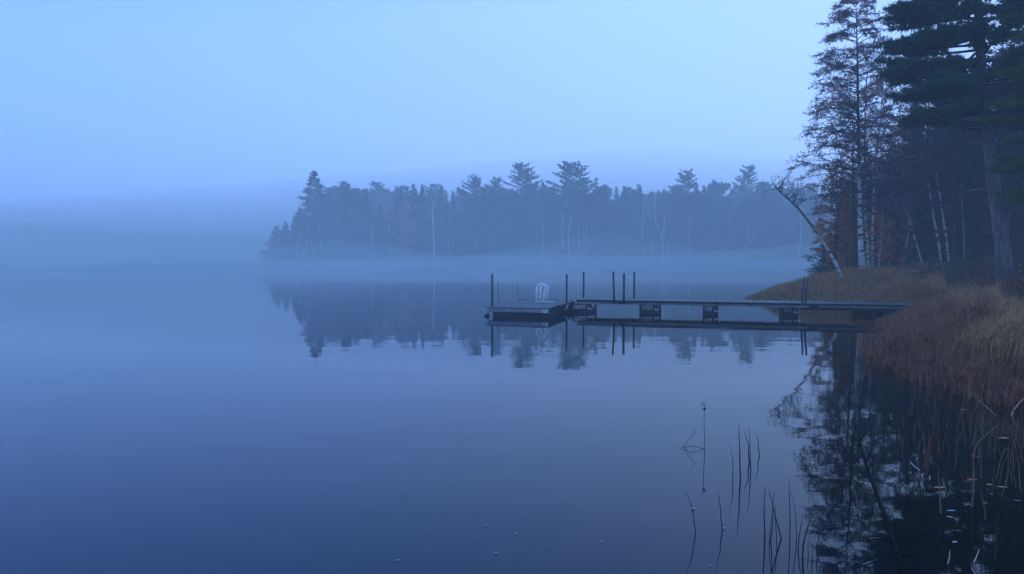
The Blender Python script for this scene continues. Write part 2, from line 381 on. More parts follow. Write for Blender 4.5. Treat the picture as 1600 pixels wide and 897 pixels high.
FB = [([(474, 400), (480, 383), (467, 358)], .08, 'forked slim birch at the left tip of the far shore'),
      ([(463, 402), (465, 380), (468, 362)], .06, 0), ([(481, 404), (480, 375), (478, 350)], .08, 0),
      ([(489, 402), (486, 372), (482, 350)], .07, 0), ([(503, 403), (501, 372), (499, 352)], .1, 'bright straight birch below the tall ragged spruce'),
      ([(567, 400), (563, 383)], .07, 0), ([(584, 400), (582, 375), (581, 350)], .07, 0), ([(611, 405), (609, 378), (608, 352)], .09, 0),
      ([(640, 411), (637, 390), (630, 358)], .1, 'birch curving left in front of the rust coloured far tree'),
      ([(679, 407), (677, 360), (675, 318)], .13, 'tall bright birch right of the rust coloured far tree'),
      ([(744, 402), (745, 374)], .05, 0), ([(797, 407), (797, 374)], .05, 0), ([(816, 408), (813, 376)], .07, 0),
      ([(848, 398), (849, 345)], .07, 0), ([(882, 406), (878, 370), (880, 332)], .1, 'leftmost of the bright birches below the tallest broad pine'),
      ([(889, 406), (888, 365), (893, 336)], .09, 'birch bent to the right below the tallest broad pine'),
      ([(904, 407), (904, 338)], .09, 0), ([(897, 403), (897, 360)], .05, 0), ([(914, 402), (917, 345)], .06, 0),
      ([(958, 401), (961, 376)], .05, 0), ([(969, 402), (973, 370)], .05, 0), ([(977, 404), (978, 358)], .06, 0), ([(985, 402), (985, 360)], .05, 0),
      ([(1006, 409), (1004, 360), (1006, 308)], .09, 'tall far birch with a limb forking left behind the dock posts'),
      ([(1017, 406), (1020, 368)], .06, 0),
      ([(1037, 407), (1034, 368), (1024, 345), (1024, 302)], .09, 'tallest far birch kinked to the left halfway up'),
      ([(1046, 400), (1038, 366), (1038, 336)], .08, 'slim far birch crossing beside the kinked one'), ([(1047, 400), (1046, 362)], .05, 0),
      ([(1077, 406), (1077, 333)], .07, 'lone straight birch right of the kinked far birches'),
      ([(1158, 409), (1164, 388), (1170, 350)], .1, 'widely forked far birch shaped like a Y'),
      ([(1196, 404), (1196, 360)], .05, 0), ([(1246, 412), (1251, 375), (1252, 338)], .09, 'pale thin birch seen left of the leaning birch'),
      ([(700, 405), (701, 370)], .04, 0), ([(768, 405), (767, 372)], .04, 0), ([(1100, 405), (1099, 368)], .04, 0), ([(1128, 405), (1130, 372)], .04, 0)]
extra = {0: [((476, 392), (466, 402)), ((477, 387), (486, 402))], 23: [((1004, 358), (995, 330)), ((1003, 372), (988, 350))], 29: [((1158, 409), (1152, 386)), ((1164, 388), (1188, 360)), ((1168, 370), (1182, 352))], 9: [((677, 345), (670, 325))], 25: [((1034, 372), (1038, 350))]}
for i, (pp, rad, lab) in enumerate(FB):
    D = 121.6 + (i % 3)*.5
    b = at(pp[0][0], pp[0][1], D); z0 = hgt(b.x, D)
    e = empty('birch_tree', (b.x, D, z0)); tag(e, lab or 'slim pale birch trunk standing in the far shore wood', 'tree', None if lab else 'slim birches of the far shore wood')
    t = MB(); P3 = [V((b.x, D, z0-.3))] + [at(a_, c_, D - .1*k) for k, (a_, c_) in enumerate(pp)]
    P3 = [P3[0]] + [q for q in P3[1:] if q.z > z0+.2]
    P3 = [q - e.location for q in P3]; n = len(P3)
    t.tube(P3, [rad*1.05*(1 - .55*k/(n-1)) for k in range(n)], 5); t.build('trunk', M['bark_birch_far'], e, smooth=True)
    for (a_, c_) in extra.get(i, []):
        t = MB(); t.tube([at(*a_, D)-e.location, at(*c_, D-.3)-e.location], [rad*.5, rad*.2], 4); t.build('limb', M['bark_birch_far'], e, smooth=True)
    # thin dull upper twigs
    t = MB(); r = random.Random(900+i); top = P3[-1]; h = top.z
    for k in range(26):
        z = r.uniform(.55, 1.0)*h; j = next((q for q in range(n-1) if P3[q+1].z >= z-.001), n-2)
        f = (z-P3[j].z)/max(.01, P3[j+1].z-P3[j].z); p = P3[j].lerp(P3[j+1], f)
        d = V((r.uniform(-1, 1), r.uniform(-1, 1), r.uniform(.5, 1.6))).normalized(); l = r.uniform(.5, 1.5)
        t.tube([p, p+d*l*.5+rdir(r)*.1, p+d*l], [.018, .012, .006], 3, cap=False)
    t.build('twigs', M['bark_twig'], e)

# very far wooded shore on the left: one mass nobody could count
fw = MB(); r = random.Random(8)
for k in range(900):
    x = r.uniform(-340, 60); y0 = 312 + .13*(x+240)
    y = y0 + r.uniform(6, 60); zb = hgt(x, y)
    h = r.uniform(10, 14.5) * (1.0 if x < -120 else .85) * (1 + .25*math.sin(x*.02+1)); rad = r.uniform(1.6, 3)
    if zb+h > 19: h = 19-zb
    for q in range(34):
        t_ = r.random(); a = r.uniform(0, 6.28); rr = rad*(1-t_)**.7
        fw.tri(V((x+math.cos(a)*rr*.5, y+math.sin(a)*rr*.5, zb+t_*h)), V((math.cos(a), math.sin(a), r.uniform(-.3, .6))).normalized(), rr*.9+.6, 1.6, rdir(r, .5))
tag(fw.build('far_wood', M['needle_far']), 'faint hazy wood along the distant left shore', 'wood', None, 'stuff')

# ------------------------------------------------------------------ dark wood on the right
midS = [tree('spruce_tree', conifer(111+i, 10, 2.1, .05, 34, 9, lambda t: -.3+.5*t, .15, spru, .24, .09, 9, .15, jit=.3), (M['bark_dark'], M['needle_dark']), 'x', 'tree') for i in range(2)]
midP = [tree('pine_tree', conifer(131+i, 12, 2.6, .12, 24, 8, lambda t: -.05+.6*t**2.5, .12, pinep, .26, .08, 10, .18, jit=.35), (M['bark_dark'], M['needle_dark']), 'x', 'tree') for i in range(2)]
def menv(R, H, zl, sd): return lambda z, a: R*max(.08, math.sin(PI*min(.96, max(.08, (z-zl)/(H*1.04-zl))))**.55)*(1+.18*math.sin(2*a+sd))
midB = [tree('beech_tree', broadleaf(151+i, [(0, 0, 0), (.15, 0, 3), (-.1, .1, 6), (.1, 0, 9)], .11, menv(2.4, 9, 1.0, i), 1.2, 55, 10, 5, 4, .13, .007, .4), (M['bark_dark'], m_), 'x', 'tree') for i, m_ in enumerate((M['leaf_brown'], M['leaf_rust'], M['leaf_dull']))]
NAT2 = {id(p): h for fam, h in ((midS, 10.2), (midP, 12.3), (midB, 9.4)) for p in fam}
def mid(px, ytop, p, D, label, group=None, wide=1.0):
    top = at(px, ytop, D); zb = hgt(top.x, D) - .08; s = (top.z-zb)/NAT2[id(p)]
    return place(p, (top.x, D, zb), R0.uniform(0, 6.28), s*wide, label, 'tree', group, sz=s)
mid(1308, 268, midB[1], 31.8, 'rust orange leafed tree behind the left side of the tall birch', None, 1.0)
mid(1326, 322, midB[1], 31.0, 'low rust leafed young tree between leaning birch and tall birch', None, .95)
mid(1296, 352, midS[0], 37.0, 'small dark spruce over the water behind the leaning birch', None, 1.25)
mid(1286, 378, midB[2], 37.5, 'low drab bush-like tree where the wood meets the cove', None, 1.5)
mid(1392, 232, midB[0], 36.0, 'brown leafed beech right behind the tall birch', None, 1.1)
mid(1366, 322, midB[1], 32.6, 'small orange beech low behind the white trunks', None, 1.1)
for px_, yt_, k_ in ((1412, 185, 0), (1432, 140, 1), (1452, 118, 0), (1474, 112, 1), (1496, 100, 0), (1518, 96, 1)):
    mid(px_, yt_, (midP[1], midS[1])[k_], 34.5+k_*1.5, 'tall dark pine behind the boughs of the big pine', 'tall pines filling the upper right', .95)
mid(1402, 300, midB[1], 33.0, 'dull orange young beech left of the two banded birches', None, 1.0)
mid(1440, 215, midB[0], 34.0, 'tall brown beech above the two banded birches', None, 1.15)
grp = 'trees of the dark wood behind the birches'
for (D0, D1, y0, y1, step, fam) in ((33, 38, 230, 300, 26, midS+midP+[midB[0], midB[2]]), (39, 50, 200, 270, 19, midS+midP+midP+[midB[0]]), (52, 75, 210, 275, 17, midS+midP+midS)):
    px = 1318
    while px < 1665:
        D = R0.uniform(D0, D1); f = min(1, (px-1318)/160)
        yt = (y1+14)*(1-f) + y0*f + R0.uniform(-22, 22)
        X = (px-800)/F*D
        if sdist(X, D, COAST) > 1.5: mid(px, yt, R0.choice(fam), D, 'dark tree lost in the shade of the right hand wood', grp, 1.15)
        px += R0.uniform(.7, 1.3)*step
for k in range(26):   # low evergreens filling the foot of the wood
    px = R0.uniform(1325, 1640); D = R0.uniform(33, 46); X = (px-800)/F*D
    if sdist(X, D, COAST) > 1.2: mid(px, R0.uniform(330, 385), R0.choice(midS), D, 'low dark evergreen under the right hand wood', 'low evergreens under the right hand wood', 1.9)

# the tall birch with its thin autumn crown, and its companions
def trunk_from(pp, D, base_z=None):
    P3 = [at(a, b, D) for a, b in pp]
    b = V((P3[0].x, D, hgt(P3[0].x, D)-.08)); P3[0] = V((P3[0].x, D, b.z))
    return b, [q - b for q in P3]
def near_tree(name, pp, D, tr, env, zlow, args, mats, label, seed, crown='crown'):
    b, P3 = trunk_from(pp, D)
    TK = broadleaf(seed, P3, tr, env, zlow, *args[0], **args[1])
    e = empty(name, b); T, K, G = TK
    G.build('branches', M['bark_twig'], e)
    T.build('trunk', mats[0], e, smooth=True)
    if K.f: K.build(crown, mats[1], e)
    return tag(e, label, 'tree')
def env_main(z, a):
    t = max(0, min(1, (z-2.8)/8.8)); w_ = 2.55*(1-t)**.5*(.72+.28*math.sin(min(1, t*3.2+.35)*PI/2)) + .12
    return w_*(1+.06*math.sin(z*3.1))*(1.0 if math.cos(a) < 0 else .88)
near_tree('birch_tree', [(1348, 446), (1345, 380), (1343, 290), (1341, 200), (1340, 100), (1337, -12)], 29.5, .115, env_main, 2.9,
          ((160, 14, 5, 3, .062), dict(tw=.0075, rise=.25, droop=.22, flat=.12, lw=.55)), (M['bark_birch'], M['leaf_purple']),
          'tall birch with thick white banded trunk and thin purplish autumn crown by the dock', 301)
near_tree('dark_tree', [(1336, 446), (1335, 380), (1333, 290), (1332, 160)], 30.4, .10, lambda z, a: 1.7*max(.1, math.sin(PI*min(.95, max(.1, (z-3)/6)))), 4.2,
          ((26, 12, 4, 3, .075), dict(tw=.0075, rise=.3, droop=.2, flat=.15, lw=.55)), (M['bark_dark'], M['leaf_purple']),
          'slender dark trunked tree close against the left of the tall birch', 302)
near_tree('birch_tree', [(1357, 432), (1355, 380), (1351, 330), (1350, 270), (1352, 150), (1360, 60)], 31.0, .065, lambda z, a: 1.5*max(.1, math.sin(PI*min(.97, max(.08, (z-4)/7))))*1.0, 5,
          ((34, 12, 4, 2, .07), dict(tw=.0075, rise=.6, flat=.3, lw=.5)), (M['bark_birch'], M['leaf_purple']),
          'slim white birch rising just right of the thick banded trunk', 303)
near_tree('birch_tree', [(1364, 430), (1363, 360), (1367, 260), (1376, 180), (1384, 60)], 32.0, .055, lambda z, a: 1.7*max(.1, math.sin(PI*min(.97, max(.08, (z-4)/8)))), 5,
          ((40, 12, 4, 2, .07), dict(tw=.0075, rise=.6, flat=.3, lw=.5)), (M['bark_birch'], M['leaf_purple']),
          'thin speckled birch leaning right with pale bare twigs against the sky', 304)

# leaning birch with its tangled twig ball
b, P3 = trunk_from([(1319, 447), (1306, 412), (1290, 384), (1268, 352), (1246, 324), (1228, 308), (1212, 294), (1205, 276)], 28.5)
# the crown bends out over the water
e = empty('birch_tree', b); T = MB(); T.tube(P3, [.07, .06, .05, .04, .03, .024, .015, .007], 7)
L1 = at(1190, 302, 28.5)-b; L0 = at(1211, 296, 28.5)-b; T.tube([L0, L0.lerp(L1, .5)+V((0, 0, .04)), L1], [.012, .009, .004], 4)
T.build('trunk', birch_mat('bark_birch_leaning', z0=1.2, z1=2.6, bands=7), e, smooth=True)
T = MB(); r = random.Random(41); c0 = at(1237, 288, 28.5)-b
for k in range(24):
    st = P3[4].lerp(P3[6], r.random()); a = r.uniform(-.4, 2.2); p = st; d = V((math.sin(a)*.8, r.uniform(-.5, .5), 1)).normalized()
    pts = [p]
    for s in range(5):
        d = (d + rdir(r)*.75 + (c0+rdir(r)*.35-p)*.6).normalized(); p = p + d*r.uniform(.12, .24); pts.append(p)
    T.tube(pts, [.013, .011, .009, .007, .006, .004], 3)
    for q in range(5):
        s0 = pts[r.randint(1, 5)]; d2 = rdir(r); m = s0+d2*.13; T.tube([s0, m, m+(d2+rdir(r)*.9).normalized()*.13], [.007, .006, .004], 3)
for k in range(34):
    j = r.randint(2, 5); s0 = P3[j].lerp(P3[j-1], r.random()); d2 = rdir(r, .2); T.tube([s0, s0+d2*r.uniform(.05, .13)], [.011, .005], 3)
T.build('twigs', M['bark_twig'], e)
tag(e, 'birch leaning out over the water with a tangled ball of bare twigs', 'tree')

SB = [([(1378, 443), (1373, 412), (1377, 378), (1379, 340), (1379, 306)], .04, 31.5, 'thin pale sapling with a slight S bend right of the tall birch'),
      ([(1406, 434), (1414, 396), (1422, 350)], .035, 31.0, 'thin grey sapling leaning right towards a speckled birch'),
      ([(1446, 428), (1436, 396), (1427, 365), (1418, 335), (1411, 315)], .05, 31.0, 'speckled birch leaning left under the dull orange beech'),
      ([(1473, 418), (1467, 385), (1459, 340), (1450, 282)], .06, 30.0, 'greyer left trunk of the two banded birches'),
      ([(1484, 420), (1479, 375), (1472, 330), (1463, 270)], .055, 30.0, 'brightest white banded birch, right trunk of the leaning two'),
      ([(1508, 408), (1506, 365), (1503, 325), (1503, 280)], .045, 33.0, 'faint thin birch between banded birches and big pine'),
      ([(1491, 408), (1491, 350), (1490, 275)], .03, 33.5, 'barely lit straight sapling beside the brightest banded birch'),
      ([(1389, 436), (1389, 390), (1390, 340)], .03, 33.0, 'dim straight sapling right of the S bent one'),
      ([(1597, 420), (1596, 380), (1594, 330)], .045, 31.0, 'thin pale birch at the far right edge of the wood'),
      ([(1576, 420), (1575, 380), (1576, 345)], .03, 33.0, 'dim slim birch just right of the big pine')]
for i, (pp, rad, D, lab) in enumerate(SB):
    b, P3 = trunk_from(pp, D); n = len(P3); e = empty('birch_tree', b)
    T = MB(); T.tube(P3, [rad*(1-.6*k/(n-1)) for k in range(n)], 7); T.build('trunk', M['bark_birch_slim'], e, smooth=True)
    T = MB(); r = random.Random(600+i)
    for k in range(16):
        s0 = P3[-2].lerp(P3[-1], r.random()); d2 = rdir(r, .6); l = r.uniform(.3, .9)
        T.tube([s0, s0+d2*l*.5+rdir(r)*.05, s0+d2*l], [.01, .007, .004], 3, cap=False)
    T.build('twigs', M['bark_twig'], e)
    tag(e, lab, 'tree')

# the big white pine
def big_pine(pp, D, tr, boughs, mat, label, seed, tl=.15, tdens=23):
    b, P3 = trunk_from(pp, D); e = empty('pine_tree', b)
    T = MB(); n = len(P3); T.tube(P3, [tr*(1.25 if k == 0 else 1)*(1-.55*k/(n-1)) for k in range(n)], 12); T.build('trunk', M['bark_pine'], e, smooth=True)
    r = random.Random(seed); B = MB(); K = MB()
    def tp(z):
        for i in range(n-1):
            if P3[i].z <= z <= P3[i+1].z: return P3[i].lerp(P3[i+1], (z-P3[i].z)/(P3[i+1].z-P3[i].z))
        return P3[-1]
    for (z, a, L_, rise, cv) in boughs:
        base = tp(z); hd = V((math.cos(a), math.sin(a), 0)); sd = V((-hd.y, hd.x, 0))
        pt = lambda s: base + hd*(L_*s) + sd*(.12*L_*math.sin(s*2.5+z)) + V((0, 0, L_*(rise*s + cv*s*s)))
        B.tube([pt(s/6) for s in range(7)], [.045*(1-s/7.2)*L_/3+.006 for s in range(7)], 5, cap=False)
        for q in range(int(tdens*L_)):
            s = r.uniform(.16, 1)**.75; side = r.choice((-1, 1)); p0 = pt(s)
            wl = .42*L_*(1.08-s)**.65*r.uniform(.3, 1)+.10
            d = (hd*.9 + sd*side*r.uniform(.5, 1.1) + V((0, 0, rise+2*cv*s+r.uniform(-.02, .22)))).normalized()
            p1 = p0+d*wl
            B.tube([p0, p1], [.009, .004], 3, cap=False)
            for u in range(max(3, int(wl/.06))):
                p = p0.lerp(p1, r.uniform(.2, 1.04)) + rdir(r)*.03
                for h in range(5):
                    dd = (d*.75+rdir(r, .25)*.85).normalized(); K.tri(p, dd, tl*r.uniform(.6, 1.25), .026, rdir(r))
    B.build('boughs', M['bark_twig'], e, smooth=True); K.build('crown', mat, e)
    tag(e, label, 'tree'); return e, b, tp
r = random.Random(17); bl = []
z = 4.7
while z < 12.4:
    for k in range(5):
        a = r.uniform(0, 2*PI); f = (z-3.9)/8.5
        bl.append((z+r.uniform(-.15, .15), a, (1.5+1.1*math.sin(min(1, f*1.8+.15)*PI/2))*r.uniform(.75, 1.05), r.uniform(-.15, .05), .18))
    z += .42
for (z, L_, a, rs, cv) in ((10.1, 2.0, PI+.1, -.02, .12), (9.35, 2.15, PI-.25, -.08, .10), (8.7, 2.6, PI+.2, -.12, .18), (7.9, 2.5, PI-.1, -.22, .2), (7.2, 2.4, PI+.25, -.2, .12), (6.5, 2.6, PI-.3, -.2, .1), (5.8, 2.6, PI+.15, -.18, .08), (5.2, 2.3, PI-.15, -.2, .05)):
    for da in (-.42, -.2, 0, .2, .42): bl.append((z+da*.2, a+da, .93*L_*(1-.2*abs(da)), rs, cv))
pine, pb, ptp = big_pine([(1571, 440), (1566, 380), (1557, 320), (1548, 250), (1541, 190), (1533, 100), (1528, 0), (1527, -110)], 21.0, .205, bl, M['needle_pine'],
         'big white pine with thick grey trunk and long drooping boughs near the bank', 71)
for i, (p0, p1, p2) in enumerate((((1555, 291), (1522, 296), (1490, 305)), ((1556, 299), (1530, 297), (1504, 300)), ((1559, 315), (1545, 313), (1534, 316)), ((1538, 218), (1527, 225), (1515, 224)), ((1562, 364), (1550, 363), (1541, 364)), ((1570, 350), (1576, 338), (1580, 326)))):
    D = 20.9; t = MB(); t.tube([at(*p0, D)-pb, at(*p1, D-.1)-pb, at(*p2, D-.2)-pb], [.018, .012, .006], 5); t.build('dead_branch', M['bark_deadwood'], pine, smooth=True)
r = random.Random(23); bl = []
z = 2.6
while z < 9:
    for k in range(4):
        bl.append((z+r.uniform(-.15, .15), r.uniform(PI*.55, PI*1.45), r.uniform(1.3, 2.0), r.uniform(-.25, 0), .1))
    z += .45
big_pine([(1690, 470), (1688, 350), (1686, 200), (1684, 0), (1684, -80)], 19.0, .2, bl, M['needle_green'], 'greener pine reaching in from beyond the right edge of the view', 72)
r = random.Random(29); bl = []
z = 3.0
while z < 13:
    for k in range(5): bl.append((z+r.uniform(-.2, .2), r.uniform(0, 2*PI), r.uniform(1.9, 2.9), r.uniform(-.2, .05), .12))
    z += .5
big_pine([(1742, 450), (1740, 350), (1735, 200), (1731, 0), (1730, -230)], 24.0, .22, bl, M['needle_pine'], 'dark pine crowding in at the upper right edge of the view', 73, tl=.19, tdens=16)
for px_, yt_, D_ in ((1608, -10, 31), (1640, 10, 34), (1585, 60, 38), (1680, -30, 32), (1545, 130, 37), (1500, 165, 36)):
    mid(px_, yt_, midP[0], D_, 'tall dark pine behind the boughs of the big pine', 'tall pines filling the upper right', 1.0)

# low shrubs along the bank
def shrub(seed, R, H, mat, lv, ls):
    r = random.Random(seed); T = MB(); K = MB()
    for k in range(26):
        a = r.uniform(0, 6.28); rr = R*math.sqrt(r.random()); d = V((math.cos(a)*rr, math.sin(a)*rr, H*r.uniform(.6, 1.05)*(1-.4*rr/R)))
        p0 = V((d.x*.2, d.y*.2, -.05)); m = p0.lerp(d, .5)+rdir(r)*.08
        T.tube([p0, m, d], [.010, .007, .003], 3, cap=False)
        for q in range(9):
            s0 = m.lerp(d, r.uniform(-.3, 1)); d2 = rdir(r, .5); e_ = s0+d2*r.uniform(.08, .25)*H; T.tube([s0, e_], [.004, .002], 3, cap=False)
            for u in range(lv): K.leaf(s0.lerp(e_, r.uniform(.2, 1.1)), rdir(r), ls*r.uniform(.6, 1.2), ls*.6, rdir(r, .5))
    return T, K
sp = [tree('shrub', shrub(81+i, 1.0, 1.0, None, lv, .06), (M['bark_twig'], m_), 'x', 'shrub', crown='leaves') for i, (m_, lv) in enumerate(((M['leaf_brown'], 5), (M['grass_red'], 3), (M['needle_green'], 6), (M['leaf_orange'], 1)))]
for i, (px, D, k, s, lab, g_) in enumerate((
        (1497, 26, 2, 1.5, 'dark green rounded shrub in front of the banded birches', None), (1295, 31.0, 2, 1.3, 'olive shrub on the point left of the leaning birch', None),
        (1425, 30.5, 3, 1.2, 'sparse shrub with pale orange leaves left of the banded birches', None), (1388, 32, 3, 1.1, 'sparse orange leafed shrub behind the tall birch', None),
        (1460, 24, 0, 1.1, 'brown bush on the grassy point behind the shore end of the dock', None), (1512, 22, 1, 1.1, 0, 1), (1548, 19.5, 1, 1.0, 0, 1), (1590, 18, 1, 1.0, 0, 1), (1480, 20.5, 1, .8, 0, 1),
        (1535, 24, 0, 1.3, 0, 1), (1585, 22.5, 0, 1.3, 0, 1), (1620, 20, 0, 1.3, 0, 1), (1450, 27.5, 1, .9, 0, 1), (1560, 27, 0, 1.5, 0, 1), (1600, 27, 0, 1.5, 0, 1), (1525, 17.0, 1, .7, 0, 1), (1575, 15.5, 1, .7, 0, 1))):
    X = (px-800)/F*D; place(sp[k], (X, D, hgt(X, D)-.05), i*1.3, s*.75, lab or 'low purplish brown bush on the dark bank below the big pine', 'shrub', 'low bushes below the big pine' if g_ else None)

# ------------------------------------------------------------------ grasses
def blades(n, pick, hr, wr, lean, mat, name, label, seed, bend=.4, zb=-.05):
    r = random.Random(seed); m = MB(); c = 0
    while c < n:
        q = pick(r)
        if q is None: continue
        x, y, sc = q; c += 1; z = max(hgt(x, y), zb); h = r.uniform(*hr)*sc; w_ = r.uniform(*wr)
        a = r.gauss(lean[0], lean[2]); l = abs(r.gauss(lean[1], .18)); d = V((math.cos(a), math.sin(a), 0))*l
        fa = r.uniform(0, PI); sd = V((math.cos(fa), math.sin(fa), 0))*w_*.5
        p0 = V((x, y, z-.05)); p1 = p0+V((0, 0, h*.55))+d*h*.3; p2 = p0+V((0, 0, h*(.97-bend*l)))+d*h
        m.add([tuple(p0-sd), tuple(p0+sd), tuple(p1+sd*.8), tuple(p1-sd*.8), tuple(p2)], [(0, 1, 2, 3), (3, 2, 4)])
    return tag(m.build(name, mat), label, 'grass', None, 'stuff')
def low(x, y):   # cropped short before the shore end of the dock
    if not 13.5 < y < 20.6: return 1.0
    return max(.32, min(1.0, .32 + (F*x/y - 590)/130*.68))
def clump(x, y, k=1.0): return .72+.38*math.sin(x*2.1*k+1.3*math.sin(y*1.7*k))*math.sin(y*2.6*k+x)
def pick_tan(r):
    y = r.uniform(21, 37); x = r.uniform(8.5, 24)
    d = sdist(x, y, COAST)
    if d < -.25 or x/y > .585: return None
    return (x, y, clump(x, y)*min(1, .55+d*.25))
blades(60000, pick_tan, (.3, .62), (.012, .022), (0, .3, 2), M['grass_tan'], 'grass', 'tan marsh grass covering the low point behind the dock', 1)
def pick_red(r):
    y = r.uniform(8.2, 23); x = r.uniform(5.2, 13)
    d = sdist(x, y, COAST)
    if d < -.9 or d > 1.3 or (d < 0 and r.random() > math.exp(d*2.6)): return None
    return (x, y, low(x, y)*clump(x, y)*1.05*(.8 if d < -.3 else 1))
blades(48000, pick_red, (.35, .8), (.006, .016), (0, .16, 2), M['grass_red'], 'sedge', 'dull red sedge standing along the right water edge', 2)
def pick_gold(r):
    y = r.uniform(7.8, 11.0); x = r.uniform(6.2, 10.0)
    d = sdist(x, y, COAST)
    if d < .12 or d > 1.9: return None
    return (x, y, .9+.2*clump(x, y))
blades(17000, pick_gold, (.55, .95), (.006, .012), (.2, .5, .5), M['grass_gold'], 'tall_grass', 'golden tall grass arching to the right on the near bank', 3, bend=.35)
def pick_olive(r):
    y = r.uniform(15.5, 23.5); x = r.uniform(9, 13.5); d = sdist(x, y, COAST)
    if d < .3 or d > 2.4 or x/y > .575: return None
    return (x, y, low(x, y)*clump(x, y))
blades(12000, pick_olive, (.4, .8), (.008, .014), (.2, .3, 1.5), M['grass_tan'], 'grass', 'buff grass round the shore end of the dock', 4)

def pick_mix(r):
    y = r.uniform(8.2, 22); x = r.uniform(6, 13); d = sdist(x, y, COAST)
    if d < -.15 or d > 2.2 or x/y > .72: return None
    return (x, y, low(x, y)*clump(x, y)*1.05)
blades(14000, pick_mix, (.4, .85), (.006, .014), (.2, .3, 1.0), M['grass_tan'], 'grass', 'warm straw mixed through the red sedge on the bank', 5)
# ------------------------------------------------------------------ swim float and dock
U = V((.961, -.276, 0)); W = V((.276, .961, 0)); Z = V((0, 0, 1))
P1 = onz(857, 481.5, .27) - U*1.78; P1.z = 0
fl = empty('swim_float', P1)
def part(parent, name, mat, fn, smooth=False):
    m = MB(); fn(m); return m.build(name, mat, parent, smooth)
def BX(m, x, y, z, a, b, c): m.box(U*x+W*y+Z*z, U*a, W*b, Z*c)
r = random.Random(3)
def deckf(m):
    y = 0
    while y < 3.97:
        BX(m, -.02+r.uniform(-.018, .018), y, .238, 1.82, .135-r.uniform(0, .012), .03+r.uniform(-.003, .006)); y += .143
part(fl, 'deck', M['deck'], deckf)
part(fl, 'skirt_board', M['fascia'], lambda m: (BX(m, .0, .0, .135, 1.60, .035, .10), BX(m, .0, 3.93, .135, 1.78, .035, .10)))
part(fl, 'skirt_board', M['fascia'], lambda m: BX(m, 0, .036, .137, .035, 3.89, .096))
part(fl, 'skirt_board', M['darkwood'], lambda m: BX(m, 1.745, .036, .12, .035, 3.89, .112))
part(fl, 'corner_plate', M['galv'], lambda m: BX(m, 1.61, -.006, .13, .165, .04, .103))
part(fl, 'pontoon', M['black_float'], lambda m: BX(m, .16, .06, -.15, 1.58, 1.1, .283)); part(fl, 'pontoon', M['black_float'], lambda m: BX(m, .16, 2.7, -.15, 1.58, 1.1, .283))
part(fl, 'pontoon_panel', M['darkwood'], lambda m: BX(m, 1.75, .1, -.12, .02, 3.8, .22))
def ringf(m):
    for k, dx in enumerate((-.08, .02)):
        c = U*(dx) + W*(-.03) + Z*.195
        m.tube([c+U*math.cos(a*PI/6)*.035+Z*math.sin(a*PI/6)*.035 for a in range(13)], .008, 5, False)
part(fl, 'mooring_ring', M['galv'], ringf, True)
part(fl, 'chain', M['galv'], lambda m: [m.tube([U*(.1+.03*k)+W*-.02+Z*(.19-.02*math.sin(k)), U*(.125+.03*k)+W*-.02+Z*(.19-.02*math.sin(k+1))], .006, 4) for k in range(3)], True)
part(fl, 'fender', M['black_float'], lambda m: m.tube([U*-.05+W*.05+Z*(-.1), U*-.05+W*.05+Z*.02, U*.04+W*.05+Z*.05], .05, 8), True)
def post(parent, org, px, ytop, D, z0=.29, rad=.030, ybend=None, mat='pipe', name='post'):
    top = at(px, ytop, D); bx = (at(ybend, 470, D).x if ybend else top.x)
    m = MB(); m.tube([V((bx, D, z0))-org, V(((bx*2+top.x)/3, D, .6))-org, top-org], rad, 8)
    return m.build(name, M[mat], parent, True)
post(fl, P1, 769, 428, 20.98, z0=.2); post(fl, P1, 885.5, 428, 22.28, z0=-.9)
part(fl, 'post_sleeve', M['pipe'], lambda m: (m.tube([U*1.875+W*1.93+Z*-.05, U*1.875+W*1.93+Z*.30], .042, 8), BX(m, 1.78, 1.89, .12, .09, .07, .1)), True)
part(fl, 'post_bracket', M['galv'], lambda m: m.tube([U*1.79+W*1.86+Z*.09, U*1.86+W*1.86+Z*.10, U*1.915+W*1.9+Z*.16, U*1.93+W*1.93+Z*.27], .014, 6), True)
# ladder: two hooped rails, rungs lying between, white tube
lad = V((at(838, 468, 23.0).x, 23.0, 0)) - P1
ld = empty('ladder', lad); ld.parent = fl
def hoop(o, h, dx, rad):
    m = MB(); pts = [o+Z*.268, o+Z*(.268+h*.55)+U*.01, o+Z*(.268+h*.86)+U*.03, o+Z*(.268+h*.98)+U*dx*.35, o+Z*(.268+h)+U*dx*.62, o+Z*(.268+h*.95)+U*dx*.95, o+Z*(.268+h*.8)+U*dx*1.02, o+Z*(.268+h*.4)+U*dx*.86, o+Z*.268+U*dx*.75]
    m.tube(pts, rad, 8); return m
hoop(V((0, 0, 0)), .56, .29, .031).build('rail', M['white_metal'], ld, True)
hoop(W*.42+U*.02, .52, .26, .027).build('rail', M['white_metal'], ld, True)
for k in range(2):
    m = MB(); m.tube([Z*(.42+.2*k)+U*.01, W*.42+Z*(.42+.2*k)+U*.03], .012, 6); m.build('rung', M['white_metal'], ld, True)
part(ld, 'foot_plate', M['white_metal'], lambda m: m.box(V((-.02, -.03, .274))+V((0, 0, 0)), U*.55, W*.12, Z*.012))
tag(fl, 'grey planked swim float with white ladder rails at the outer end of the dock', 'swim float')

